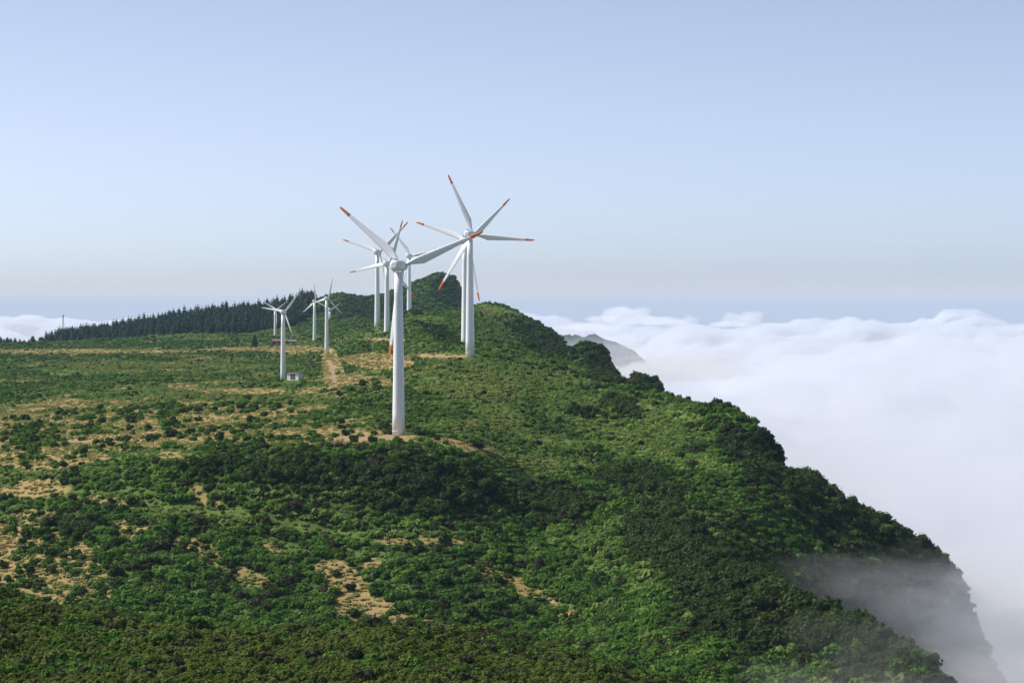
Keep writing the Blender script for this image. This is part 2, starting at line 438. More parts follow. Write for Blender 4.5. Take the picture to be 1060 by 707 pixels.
# far headland across the cloud
hx = np.linspace(-1, 1, 90); hy = np.linspace(-1, 1, 50)
HX, HY = np.meshgrid(hx, hy)
cx = at(622, 350, 5200)
prof = np.interp(HX, [-1, -0.45, -0.1, 0.25, 0.6, 0.85, 1], [-60, -56, -58, -68, -86, -110, -150])
hz = prof - 90 * np.abs(HY) ** 1.4 + (fbm(HX * 6 + 3, HY * 6, 5, 4) - 0.5) * 16
hv = np.stack([cx[0] + HX * 105, 5200 + HY * 420 - HX * 60, hz], -1).reshape(-1, 3)
hi = np.arange(50 * 90).reshape(50, 90)
hf = np.stack([hi[:-1, :-1], hi[:-1, 1:], hi[1:, 1:], hi[1:, :-1]], -1).reshape(-1, 4)
hm = paint('headland heath', (0.045, 0.06, 0.03), 0.95, 0.02, 0.02)
tag(link(bpy.data.objects.new('headland', mesh_np('headland', hv, hf, [hm]))), kind='structure')

# open sea far below the cloud
smat, nt, out = new_mat('open sea')
b = N(nt, 'ShaderNodeBsdfPrincipled'); b.inputs['Base Color'].default_value = (0.03, 0.06, 0.10, 1); b.inputs['Roughness'].default_value = 0.35
nzs = N(nt, 'ShaderNodeTexNoise'); nzs.inputs['Scale'].default_value = 0.02; bpn = N(nt, 'ShaderNodeBump'); bpn.inputs['Strength'].default_value = 0.3
nt.links.new(nzs.outputs[0], bpn.inputs['Height']); nt.links.new(bpn.outputs[0], b.inputs['Normal']); nt.links.new(b.outputs[0], out.inputs[0])
R_ = 160000
me = bpy.data.meshes.new('sea'); me.from_pydata([(-R_, -R_, -480), (R_, -R_, -480), (R_, R_, -480), (-R_, R_, -480)], [], [(0, 1, 2, 3)]); me.materials.append(smat)
tag(link(bpy.data.objects.new('sea', me)), kind='structure')

# ------------------------------------------------------------------ plants
def shrub_mesh(name, mat, seed, h=1.4, r=1.3, lobes=6, leaves=170, leaf=0.3, spread=0.6, flat=0.0, up=0.35):
    g = np.random.default_rng(seed)
    cs, rs = [], []
    for k in range(lobes):
        a = g.uniform(0, 2 * math.pi); q = r * spread * math.sqrt(g.uniform(0, 1))
        rr = r * g.uniform(0.38, 0.62)
        cs.append((q * math.cos(a), q * math.sin(a), h * g.uniform(0.25, 0.75) * (1 - 0.45 * q / r))); rs.append(rr)
    cs = np.array(cs); rs = np.array(rs)
    k = g.integers(0, lobes, leaves)
    d = g.normal(size=(leaves, 3)); d[:, 2] = np.abs(d[:, 2]) * 0.9 - 0.25; d /= np.linalg.norm(d, axis=1)[:, None]
    rad = rs[k] * g.uniform(0.72, 1.06, leaves)
    p = cs[k] + d * rad[:, None] * np.array([1, 1, min(1.0, h / (2 * r) + 0.45)])
    p[:, 2] = np.clip(p[:, 2], 0.02, None)
    nrm = d + g.normal(size=d.shape) * 0.45; nrm[:, 2] += up; nrm /= np.linalg.norm(nrm, axis=1)[:, None]
    t1 = np.cross(nrm, g.normal(size=d.shape)); t1 /= np.linalg.norm(t1, axis=1)[:, None]; t2 = np.cross(nrm, t1)
    s = leaf * g.uniform(0.6, 1.4, leaves)[:, None]
    q = np.stack([p - t1 * s - t2 * s * 0.6, p + t1 * s - t2 * s * 0.7, p + t1 * s * 0.7 + t2 * s * 0.8, p - t1 * s * 0.8 + t2 * s * 0.6], 1).reshape(-1, 3)
    f = np.arange(leaves * 4).reshape(-1, 4)
    V, Fc = [q], [f]; base = len(q)
    # core inside each lobe, added to block light between the leaves
    for c, rr in zip(cs, rs):
        ring = []
        for zz, q_ in ((-0.9, 0.5), (-0.2, 0.95), (0.45, 0.8), (0.85, 0.25)):
            ring.append([(c[0] + rr * 0.72 * q_ * math.cos(i * math.pi / 3), c[1] + rr * 0.72 * q_ * math.sin(i * math.pi / 3), max(0, c[2] + rr * 0.72 * zz)) for i in range(6)])
        V.append(np.array(ring).reshape(-1, 3))
        Fc.append(np.array([(base + a * 6 + i, base + a * 6 + (i + 1) % 6, base + (a + 1) * 6 + (i + 1) % 6, base + (a + 1) * 6 + i) for a in range(3) for i in range(6)]))
        base += 24
    return mesh_np(name, np.concatenate(V), np.concatenate(Fc), [mat], smooth_shade=False)


def conifer_mesh(name, mat, trunk_mat, seed, h=13.0, r=2.6, tiers=8):
    g = np.random.default_rng(seed); V, Fc, mi = [], [], []
    def add(quad, m):
        b0 = len(V); V.extend(quad); Fc.append((b0, b0 + 1, b0 + 2, b0 + 3)); mi.append(m)
    for i in range(5):
        a, b_ = 2 * math.pi * i / 5, 2 * math.pi * (i + 1) / 5
        add([(0.22 * math.cos(a), 0.22 * math.sin(a), -0.5), (0.22 * math.cos(b_), 0.22 * math.sin(b_), -0.5), (0.05 * math.cos(b_), 0.05 * math.sin(b_), h * 0.95), (0.05 * math.cos(a), 0.05 * math.sin(a), h * 0.95)], 1)
    for t_ in range(tiers):
        f = t_ / (tiers - 1)
        z0 = h * (0.14 + 0.78 * f); rr = r * 1.25 * (1 - f) ** 0.6 * g.uniform(0.8, 1.15) + 0.45
        nb = int(11 - 5 * f)
        off = g.uniform(0, 6)
        for k in range(nb):
            a = off + 2 * math.pi * k / nb + g.uniform(-0.2, 0.2); L = rr * g.uniform(0.7, 1.2); w = L * 0.5 + 0.3
            drop = -L * g.uniform(0.1, 0.4)
            c, s = math.cos(a), math.sin(a)
            for sgn in (-1, 1):
                add([(0, 0, z0 + 0.5), (c * L * 0.5 - sgn * s * w, s * L * 0.5 + sgn * c * w, z0 + drop * 0.8 - 0.3), (c * L, s * L, z0 + drop), (c * L * 0.55, s * L * 0.55, z0 + 0.5 + drop * 0.3)], 0)
    add([(-0.25, 0, h * 0.9), (0.25, 0, h * 0.9), (0.03, 0, h * 1.03), (-0.03, 0, h * 1.03)], 0)
    return mesh_np(name, np.array(V), np.array(Fc), [mat, trunk_mat], False, mi)


M_MID = foliage('green shrub leaves', (0.038, 0.098, 0.012), (0.066, 0.155, 0.018), (0.105, 0.200, 0.030))
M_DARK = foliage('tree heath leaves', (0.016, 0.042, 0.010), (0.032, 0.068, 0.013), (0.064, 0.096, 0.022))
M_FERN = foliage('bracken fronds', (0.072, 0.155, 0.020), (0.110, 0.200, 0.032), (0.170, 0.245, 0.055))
M_BROWN = foliage('brown heather', (0.040, 0.040, 0.020), (0.058, 0.050, 0.030), (0.075, 0.085, 0.032))
M_NEAR = foliage('near scrub leaves', (0.046, 0.098, 0.012), (0.082, 0.136, 0.018), (0.13, 0.165, 0.036), patchy=14)
M_PINE = foliage('conifer needles', (0.020, 0.046, 0.030), (0.030, 0.062, 0.036), (0.048, 0.080, 0.040), patchy=60, transl=0.1)
M_BARK = paint('conifer bark', (0.09, 0.065, 0.05), 0.9, 0.03, 2.0)

M_GRASS = foliage('dry grass blades', (0.32, 0.235, 0.09), (0.40, 0.30, 0.13), (0.18, 0.18, 0.05), patchy=22, transl=0.15)
M_OLIVE = foliage('olive grass blades', (0.11, 0.155, 0.03), (0.155, 0.185, 0.045), (0.22, 0.21, 0.07), patchy=12, transl=0.15)
SPEC = {
    'straw': [shrub_mesh('straw_tuft', M_GRASS, 800 + k, 0.25, 1.0, 6, 46, 0.18, 0.85, up=2.0) for k in range(3)],
    'olive': [shrub_mesh('grass_tuft', M_OLIVE, 820 + k, 0.3, 1.0, 6, 50, 0.18, 0.85, up=1.8) for k in range(3)],
    'mid': [shrub_mesh('green_shrub', M_MID, 100 + k, 0.95 + 0.22 * k, 1.2 + 0.12 * k, 5 + k, 190, 0.20 + 0.015 * k, 0.6 + 0.05 * k) for k in range(5)],
    'dark': [shrub_mesh('tree_heath', M_DARK, 200 + k, 1.9 + 0.35 * k, 1.6 + 0.1 * k, 6 + k, 250, 0.24, 0.6 + 0.05 * k) for k in range(5)],
    'fern': [shrub_mesh('bracken_clump', M_FERN, 300 + k, 0.7, 1.5, 7, 150, 0.26, 0.75, up=0.8) for k in range(3)],
    'brown': [shrub_mesh('heather_clump', M_BROWN, 400 + k, 1.6, 1.3, 6, 170, 0.24) for k in range(2)],
    'near': [shrub_mesh('heath_scrub', M_NEAR, 500 + k, 0.95, 0.72, 6, 190, 0.105, 0.7, up=0.6) for k in range(4)],
    'pine': [conifer_mesh('conifer', M_PINE, M_BARK, 600 + k, 10.5 + 1.0 * (k % 3), 2.3 + 0.3 * (k % 2)) for k in range(4)],
}


def scatter(name, meshes, X, Y, Zb, rz, sc, kind='stuff', label=None, cat=None):
    """one ground-cover object: its own points carry the shapes through geometry nodes"""
    src = bpy.data.collections.new(name + ' shapes')
    for m in meshes:
        src.objects.link(bpy.data.objects.new(m.name + '_shape', m))
    me = bpy.data.meshes.new(name)
    n = len(X); me.vertices.add(n)
    me.vertices.foreach_set('co', np.stack([X, Y, Zb], -1).astype(np.float32).ravel())
    a = me.attributes.new('turn', 'FLOAT', 'POINT'); a.data.foreach_set('value', rz.astype(np.float32))
    a = me.attributes.new('size', 'FLOAT', 'POINT'); a.data.foreach_set('value', sc.astype(np.float32))
    a = me.attributes.new('tall', 'FLOAT', 'POINT'); a.data.foreach_set('value', (sc * rng.uniform(0.8, 1.25, n)).astype(np.float32))
    a = me.attributes.new('which', 'INT', 'POINT'); a.data.foreach_set('value', rng.integers(0, len(meshes), n).astype(np.int32))
    o = link(bpy.data.objects.new(name, me))
    ng = bpy.data.node_groups.new(name, 'GeometryNodeTree')
    ng.interface.new_socket('Geometry', in_out='INPUT', socket_type='NodeSocketGeometry')
    ng.interface.new_socket('Geometry', in_out='OUTPUT', socket_type='NodeSocketGeometry')
    gi = ng.nodes.new('NodeGroupInput'); go = ng.nodes.new('NodeGroupOutput')
    ci = ng.nodes.new('GeometryNodeCollectionInfo'); ci.inputs['Collection'].default_value = src
    ci.inputs['Separate Children'].default_value = True; ci.inputs['Reset Children'].default_value = True
    ip = ng.nodes.new('GeometryNodeInstanceOnPoints'); ip.inputs['Pick Instance'].default_value = True
    def named(nm, typ):
        q = ng.nodes.new('GeometryNodeInputNamedAttribute'); q.data_type = typ; q.inputs['Name'].default_value = nm
        return q.outputs['Attribute']
    cr = ng.nodes.new('ShaderNodeCombineXYZ'); ng.links.new(named('turn', 'FLOAT'), cr.inputs[2])
    cs = ng.nodes.new('ShaderNodeCombineXYZ'); sz = named('size', 'FLOAT')
    ng.links.new(sz, cs.inputs[0]); ng.links.new(sz, cs.inputs[1]); ng.links.new(named('tall', 'FLOAT'), cs.inputs[2])
    ng.links.new(gi.outputs[0], ip.inputs['Points']); ng.links.new(ci.outputs[0], ip.inputs['Instance'])
    ng.links.new(named('which', 'INT'), ip.inputs['Instance Index'])
    ng.links.new(cr.outputs[0], ip.inputs['Rotation']); ng.links.new(cs.outputs[0], ip.inputs['Scale'])
    ng.links.new(ip.outputs[0], go.inputs[0])
    md = o.modifiers.new('cover', 'NODES'); md.node_group = ng
    return tag(o, label, cat, kind=kind)


def jitter(y0, y1, sp, wide=0.225, extra=25):
    ys = np.arange(y0, y1, sp); half = wide * y1 + extra
    xs = np.arange(-half, half, sp)
    X, Y = np.meshgrid(xs, ys); X = X.ravel(); Y = Y.ravel()
    X = X + rng.uniform(-0.6, 0.6, len(X)) * sp; Y = Y + rng.uniform(-0.6, 0.6, len(Y)) * sp
    ok = np.abs(X) < wide * Y + extra
    X, Y = X[ok], Y[ok]; Zh = height(X, Y)
    ok = Zh > -150
    X, Y, Zh = X[ok], Y[ok], Zh[ok]
    ok = seen(X, Y, Zh + 5.0, 0.0)
    return X[ok], Y[ok], Zh[ok]


PILE = {k: [] for k in SPEC}
SINGLE = []
CLEAR = []      # (x, y, radius) kept free of bushes


def put(kind, X, Y, Zh, sc):
    PILE[kind].append(np.stack([X, Y, Zh - 0.08, rng.uniform(0, 6.283, len(X)), sc], -1))


TURBINES = [
    # column, hub row, distance, tall kind, first blade angle, label
    ('large', 412.5, 275, 729, 20.5, 'nearest and biggest white wind turbine, one orange-tipped blade hanging straight down beside its tower'),
    ('large', 486.5, 243, 1020, 115, 'large white wind turbine whose top blade reaches highest of all into the sky'),
    ('large', 481.5, 249, 1115, 42, 'large white wind turbine standing just behind the tower of the one with the highest blade'),
    ('large', 390.5, 261, 1570, 43, 'farther-left white turbine with orange-tipped blades, base on the crest below the saddle'),
    ('large', 400.5, 273, 1493, 71, 'white turbine just left of the nearest tower, one blade pointing almost straight up'),
    ('large', 423.5, 265, 1850, 9.5, 'white turbine standing in front of the rounded green dome hill right of the nearest tower'),
    ('small', 293, 323, 1250, 51, 'small plain white turbine next to the little white hut with a brown door'),
    ('small', 284.8, 320.5, 2200, 33, 'tiny plain white turbine beside the long reddish-roofed building'),
    ('small', 325.6, 312, 1820, 97, 'small plain white turbine left of the dark rocky peak, blade straight up pale against sky'),
    ('small', 338.2, 309, 1558, 76, 'small plain white turbine at the head of the track, dark blade above the peak'),
    ('small', 341.2, 321, 2450, 32, 'tiny plain white turbine partly hidden behind the tower at the head of the track'),
    ('small', 328.6, 315, 2900, 10, 'smallest and farthest white turbine, only its upper tower showing above the distant trees'),
]
TOWER = {'large': 46.0, 'small': 32.0}
base_pts = []
for kd, u, v, D, ph, lb in TURBINES:
    hub = at(u, v, D); base_pts.append((hub[0], D, hub[2] - TOWER[kd]))
    CLEAR.append((hub[0], D, 5.0 if kd == 'large' else 4.0))

hut_p = at(303, 403, 1130); hut_p[2] = height(hut_p[0], hut_p[1]) + 0.3
shed_p = at(296, 358, 2050); shed_p[2] = height(shed_p[0], shed_p[1])
CLEAR += [(hut_p[0] * (hut_p[1] - q) / hut_p[1], hut_p[1] - q, 4.2) for q in (-1, 4, 9, 14, 19, 24, 29, 34)]
CLEAR += [(x * (y - q) / y, y - q, 3.0) for (x, y, z) in base_pts[:2] for q in (5, 10, 15)]
CLEAR += [ (shed_p[0], shed_p[1], 14.0), (shed_p[0], shed_p[1] - 25, 12.0)]


def clear_of(X, Y):
    ok = np.ones(len(X), bool)
    for (a, b_, r) in CLEAR: ok &= (X - a) ** 2 + (Y - b_) ** 2 > r * r
    return ok


# near heath scrub ridge
X, Y, Zh = jitter(215, 430, 0.82)
var = fbm(X / 7, Y / 9, 211, 3) + rng.uniform(-0.12, 0.12, len(X)) + 0.22 * smooth(285, 345, Y)
a_, b_, c_ = var < 0.74, (var >= 0.74) & (var < 0.86), var >= 0.86
put('near', X[a_], Y[a_], Zh[a_], np.clip(rng.lognormal(-0.2, 0.27, a_.sum()), 0.5, 1.7))
thin = rng.uniform(0, 1, len(X)) < 0.36
put('mid', X[b_ & thin], Y[b_ & thin], Zh[b_ & thin], rng.uniform(0.45, 0.95, (b_ & thin).sum()))
put('dark', X[c_ & thin], Y[c_ & thin], Zh[c_ & thin], rng.uniform(0.4, 0.75, (c_ & thin).sum()))
tw = (rng.uniform(0, 1, len(X)) < 0.05) & (fbm(X / 5, Y / 5, 231, 2) > 0.5)
put('brown', X[tw], Y[tw], Zh[tw], rng.uniform(0.5, 0.95, tw.sum()))
# hillsides
for (y0, y1, sp, big) in ((430, 1050, 1.5, 0.88), (1050, 1750, 2.05, 0.95), (1750, 2900, 3.2, 1.05)):
    X, Y, Zh = jitter(y0, y1, sp)
    ok = clear_of(X, Y); X, Y, Zh = X[ok], Y[ok], Zh[ok]
    steep = np.hypot(height(X + 1.5, Y) - height(X - 1.5, Y), height(X, Y + 2) - height(X, Y - 2)) / 3.3
    ok = (Y < 900) | (steep < rng.uniform(0.75, 1.25, len(X))); X, Y, Zh = X[ok], Y[ok], Zh[ok]
    dry, soil, dark, bright, grassy = fields(X, Y, Zh)
    u = rng.uniform(0, 1, len(X))
    keep = (u > np.clip(dry * 1.9, 0, 0.985)) & (soil < 0.3) & (u > 0.9 * smooth(0.35, 0.7, grassy))
    gq = rng.uniform(0, 1, len(X)); gsel = ~keep & (soil < 0.45) & (gq < 0.45 + 0.3 * (Y < 700))
    ol = fbm(X / 7, Y / 10, 131, 3) + 0.3 * (1 - dry) + rng.uniform(-0.08, 0.08, len(X)) > 0.53 - 0.04 * (Y < 700)
    gs = rng.uniform(0.7, 1.3, len(X)) * big
    lush = gsel & (dry < 0.4) & (rng.uniform(0, 1, len(X)) < 0.72)
    g1, g2 = gsel & ~lush & ~ol & (dry > 0.3), gsel & ~lush & (ol | (dry <= 0.3))
    put('straw', X[g1], Y[g1], Zh[g1], gs[g1]); put('olive', X[g2], Y[g2], Zh[g2], gs[g2]); put('fern', X[lush], Y[lush], Zh[lush], gs[lush] * 0.62)
    X, Y, Zh, dry, dark, bright = (a[keep] for a in (X, Y, Zh, dry, dark, bright))
    clump = fbm(X / 5.0, Y / 6.0, 91, 3)
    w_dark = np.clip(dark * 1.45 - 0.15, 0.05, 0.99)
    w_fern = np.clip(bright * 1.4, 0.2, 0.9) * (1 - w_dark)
    w_brown = 0.07 + 0.16 * (fbm(X / 17, Y / 17, 61, 3) > 0.57)
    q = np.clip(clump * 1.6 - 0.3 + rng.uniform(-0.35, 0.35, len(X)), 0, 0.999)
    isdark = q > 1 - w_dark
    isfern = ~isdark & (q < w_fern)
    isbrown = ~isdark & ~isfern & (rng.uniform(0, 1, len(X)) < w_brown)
    isol = isfern & (rng.uniform(0, 1, len(X)) < 0.35 * smooth(0.45, 0.9, bright))
    put('olive', X[isol], Y[isol], Zh[isol], rng.uniform(0.9, 1.5, isol.sum()) * big)
    isfern &= ~isol; isbrown &= ~isol
    ismid = ~isol & ~isdark & ~isfern & ~isbrown
    vr = np.clip(rng.lognormal(-0.04, 0.38, len(X)), 0.35, 2.0) * big * (0.8 + 0.4 * fbm(X / 12, Y / 14, 171, 3))
    pxs, pys = project(X, Y, Zh)
    flat = smooth(690, 730, Y) * (1 - smooth(520, 640, pxs)) * (1 - smooth(1900, 2300, Y))
    vr *= 1 - 0.48 * flat - 0.22 * smooth(560, 640, pxs) * (1 - dark) * smooth(640, 720, Y)
    thin = rng.uniform(0, 1, len(X)) > 0.25 * flat
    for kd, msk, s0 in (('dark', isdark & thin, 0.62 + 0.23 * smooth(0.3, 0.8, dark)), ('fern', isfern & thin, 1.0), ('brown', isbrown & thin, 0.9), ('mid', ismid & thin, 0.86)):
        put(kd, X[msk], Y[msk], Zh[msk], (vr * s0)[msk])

# lone bushes on the dry grass: each one an object
bx = []
for (y0, y1, sp) in ((585, 700, 2.6), (700, 1000, 4.6)):
    X, Y, Zh = jitter(y0, y1, sp, 0.2, 0)
    dry, soil, dark, bright, grassy = fields(X, Y, Zh)
    px, py = project(X, Y, Zh)
    ok = (dry > 0.5) & clear_of(X, Y) & (px > 3) & (px < 1057) & (py < 700) & seen(X, Y, Zh + 0.6, 0.0)
    ok &= rng.uniform(0, 1, len(X)) < np.clip((fbm(X / 9, Y / 14, 251, 3) - 0.36) * 4, 0.06, 0.95)
    bx.append(np.stack([X, Y, Zh, px, py], -1)[ok])
bx = np.concatenate(bx)
bsc = np.clip(rng.lognormal(-0.12, 0.42, len(bx)), 0.35, 1.9)
order = np.argsort(-bsc / bx[:, 1])[:295]
LONE = [(bx[i], bsc[i]) for i in order]
rest = np.setdiff1d(np.arange(len(bx)), order)
put('mid', bx[rest, 0], bx[rest, 1], bx[rest, 2], bsc[rest])

lone_dark = [shrub_mesh('bush', M_DARK, 700 + k, 1.5, 1.05, 6, 200, 0.19) for k in range(3)]
lone_green = [shrub_mesh('bush', M_MID, 720 + k, 1.4, 1.15, 6, 200, 0.19) for k in range(3)]


def zone(px, py):
    if py < 480: return ('plateau' if px < 285 else 'turbine')
    if px < 125: return 'slope'
    if px < 300: return 'mound'
    return 'scar'


ZL = {'plateau': ('dark bush dotted on the flat tan grassland of the plateau', 'green bush dotted on the flat tan grassland of the plateau'),
      'turbine': ('dark bush on the bare tan strip around the foot of the nearest turbine', 'green bush on the bare tan strip around the foot of the nearest turbine'),
      'slope': ('dark round bush on the open straw-coloured slope at the lower left', 'green round bush on the open straw-coloured slope at the lower left'),
      'mound': ('dark bush on small dry clearings of the mound left of centre', 'green bush on small dry clearings of the mound left of centre'),
      'scar': ('dark bush on the sandy scars of the slope below the dark escarpment', 'green bush on the sandy scars of the slope below the dark escarpment')}
for k, (p, s) in enumerate(LONE):
    isd = random.random() < 0.6
    me = random.choice(lone_dark if isd else lone_green)
    o = link(bpy.data.objects.new('bush', me))
    o.location = (p[0], p[1], p[2] - 0.06); o.rotation_euler = (0, 0, random.uniform(0, 6.28)); o.scale = (s, s, s * random.uniform(0.8, 1.2))
    z_ = zone(p[3], p[4])
    where = {'plateau': 'bushes on the plateau grassland', 'turbine': 'bushes around the nearest turbine', 'slope': 'bushes on the straw slope', 'mound': 'bushes on the mound clearings', 'scar': 'bushes on the sandy scars'}[z_]
    tag(o, ZL[z_][0 if isd else 1], 'bush', ('dark ' if isd else 'green ') + where)

# plantation on the far hill
X, Y, Zh = jitter(2150, 3050, 5.6, 0.2, 20)
px, py = project(X, Y, Zh)
top = np.interp(px, [55, 100, 160, 230, 300, 335], [2650, 2560, 2430, 2330, 2380, 2620])
inwood = (Y > top + 40 * (fbm(X / 30, Y / 30, 13, 3) - 0.5)) & (px > 58 + 12 * rng.uniform(-1, 1, len(X))) & (px < 335) & (Y < 2950)
inwood &= ~((Y > 2600) & (px > 326))
wx, wy, wz = X[inwood], Y[inwood], Zh[inwood]
wsc = np.clip(rng.normal(0.95, 0.2, len(wx)), 0.5, 1.4)
front = wy - np.interp(project(wx, wy, wz)[0], [55, 100, 160, 230, 300, 335], [2650, 2560, 2430, 2330, 2380, 2620])
fo = np.argsort(front)[:190]
ft = np.zeros(len(wx), bool); ft[fo] = True
put('pine', wx[~ft], wy[~ft], wz[~ft], wsc[~ft])
for i in np.nonzero(ft)[0]:
    o = link(bpy.data.objects.new('conifer_tree', random.choice(SPEC['pine'])))
    o.location = (wx[i], wy[i], wz[i] - 0.2); o.rotation_euler = (0, 0, random.uniform(0, 6.28)); s = wsc[i] * 0.92
    o.scale = (s, s, s)
    tag(o, 'dark conifer in the front row of the distant plantation at the foot of the hill', 'tree', 'front row of the plantation')
# skyline trees at the far left, each with trunk and crown
crown_set = []
for k in range(5):
    h_ = 12.0
    full = conifer_mesh('crown', M_PINE, M_BARK, 640 + k, h_, 2.6 + 0.5 * (k % 3), 9)
    crown_set.append(full)
round_crown = shrub_mesh('crown', M_PINE, 655, 9.5, 5.2, 11, 420, 0.75, 0.6)
trunk_mb = MB()
trunk_mb.loft([[(r * math.cos(a), r * math.sin(a), z_) for a in np.linspace(0, 2 * math.pi, 7)[:-1]] for r, z_ in ((0.35, -1), (0.28, 2), (0.16, 7))])
trunk_me = trunk_mb.mesh('trunk', M_BARK)
LEFT = [(0.5, 351, 338), (7.6, 349, 341), (11, 345, 342), (15.6, 350, 341), (20.5, 344, 343), (25, 344, 343), (30, 343.5, 343), (33.8, 347.0, 340), (37, 344, 342), (43.5, 348.2, 339), (50.6, 347.3, 340), (54, 344, 343), (58, 345, 343), (4, 344, 342)]
LLAB = ['conifer cut by the left edge of the picture, end of the skyline row', 'tall pointed conifer, second from the left edge on the skyline', 'low bushy conifer between the two left pointed trees on the skyline', 'pointed conifer with a forked top on the left skyline',
        'low conifer right after the fork-topped one on the left skyline', 'squat conifer halfway along the left skyline row', 'small conifer just left of the tallest tree in the left skyline row', 'tallest narrow conifer in the left skyline row', 'short conifer leaning on the tallest one of the left skyline row',
        'broad round-headed tree among pointed conifers on the left skyline', 'slim pointed conifer between round-headed tree and the thin pole', 'low conifer left of the thin bare pole on the skyline', 'low conifer where the plantation begins beside the thin pole', 'small conifer beside the tree cut by the picture edge']
tops = [347.5, 348.3, 349.5, 349, 350.5, 351, 351, 346.8, 351, 348.0, 346.5, 351.5, 351, 350]
for k, (u, _, _) in enumerate(LEFT):
    D = 2700 + 25 * (k % 3); q = at(u, 350, D); gz = float(height(q[0], D)); topz = at(u, tops[k], D)[2]
    hgt = max(4.0, topz - gz)
    root = link(bpy.data.objects.new('conifer_tree' if k != 9 else 'round_tree', None)); root.location = (q[0], D, gz); root.empty_display_size = 1
    me = round_crown if k == 9 else crown_set[k % 5]
    c_ = link(bpy.data.objects.new('crown', me)); c_.parent = root
    if k == 9: c_.scale = (0.72, 0.72, hgt / 10.5); c_.location = (0, 0, 0.5)
    else: c_.scale = (min(1.3, hgt / 8.5),) * 2 + (hgt / 12.3,)
    t_ = link(bpy.data.objects.new('trunk', trunk_me)); t_.parent = root; t_.scale = (1, 1, hgt / 12)
    tag(root, LLAB[k], 'tree', 'skyline trees at the far left')
# the lone dark conifer on the plateau
q = at(263.5, 357, 2000); gz = float(height(q[0], 2000))
root = link(bpy.data.objects.new('conifer_tree', None)); root.location = (q[0], 2000, gz)
c_ = link(bpy.data.objects.new('crown', crown_set[1])); c_.parent = root; c_.scale = (0.8, 0.8, 1.0)
t_ = link(bpy.data.objects.new('trunk', trunk_me)); t_.parent = root
tag(root, 'lone narrow dark conifer standing in front of the plantation, left of the small turbines', 'tree')

INFO = {'straw': ('dry_grass', 'straw-coloured grass on the open clearings'), 'olive': ('grass', 'olive green grass growing among the straw'), 'mid': ('shrubbery', 'dense rounded green shrubs covering the hillside'), 'dark': ('tree_heath_shrubbery', 'dark tree heath thickets on the escarpment and the seaward slope'),
        'fern': ('bracken_undergrowth', 'low bright green bracken spreading over the slopes'), 'brown': ('heather_undergrowth', 'brownish heather mixed into the hillside shrubs'),
        'near': ('heath_shrubbery', 'fine even heath scrub on the near ridge along the bottom'), 'pine': ('forest', 'dark conifer plantation on the distant hill at the left')}
NPTS = {}
for kd, lst in PILE.items():
    a = np.concatenate(lst); NPTS[kd] = len(a)
    scatter(INFO[kd][0], SPEC[kd], a[:, 0], a[:, 1], a[:, 2], a[:, 3], a[:, 4], 'stuff', INFO[kd][1], None)
print('PLANTS', NPTS, 'lone', len(LONE))

# ------------------------------------------------------------------ wind turbines
WHITE = paint('turbine white paint', (0.84, 0.85, 0.86), 0.35, 0.05, 0.5)
BLADE = paint('blade white gelcoat', (0.82, 0.83, 0.85), 0.4, 0.05, 0.4)
RED = paint('orange red tip paint', (0.74, 0.185, 0.04), 0.45, 0.06, 0.8)
GREYM = paint('grey flange steel', (0.30, 0.31, 0.33), 0.5, 0.05, 1.0)
YAW = math.radians(25)


def circ(r, z, n=28, cx=0.0, cy=0.0):
    return [(cx + r * math.cos(2 * math.pi * k / n), cy + r * math.sin(2 * math.pi * k / n), z) for k in range(n)]


def blade_ring(s, R):
    """cross-section of a blade at s in 0..1 of its length; blade along +z, chord along x, thickness along y"""
    chord = np.interp(s, [0, 0.05, 0.12, 0.20, 0.35, 0.6, 0.85, 0.97, 1], [1.05, 1.05, 1.75, 2.35, 2.0, 1.4, 0.9, 0.62, 0.28]) * R / 25
    thick = np.interp(s, [0, 0.05, 0.12, 0.20, 0.5, 1], [1.05, 1.05, 0.8, 0.55, 0.28, 0.06]) * R / 25
    tw = math.radians(np.interp(s, [0, 0.2, 1], [24, 18, 4]))
    le = -np.interp(s, [0, 0.05, 0.2, 1], [0.5, 0.5, 0.30, 0.32]) * chord
    pts = []
    for k in range(14):
        a = 2 * math.pi * k / 14
        x = le + chord * (0.5 - 0.5 * math.cos(a)); y = thick * 0.5 * math.sin(a) * (1 - 0.35 * (0.5 - 0.5 * math.cos(a)) * min(1, s * 6))
        pts.append((x * math.cos(tw) - y * math.sin(tw), x * math.sin(tw) + y * math.cos(tw), 0.9 * R / 25 + s * (R - 0.9 * R / 25)))
    return pts


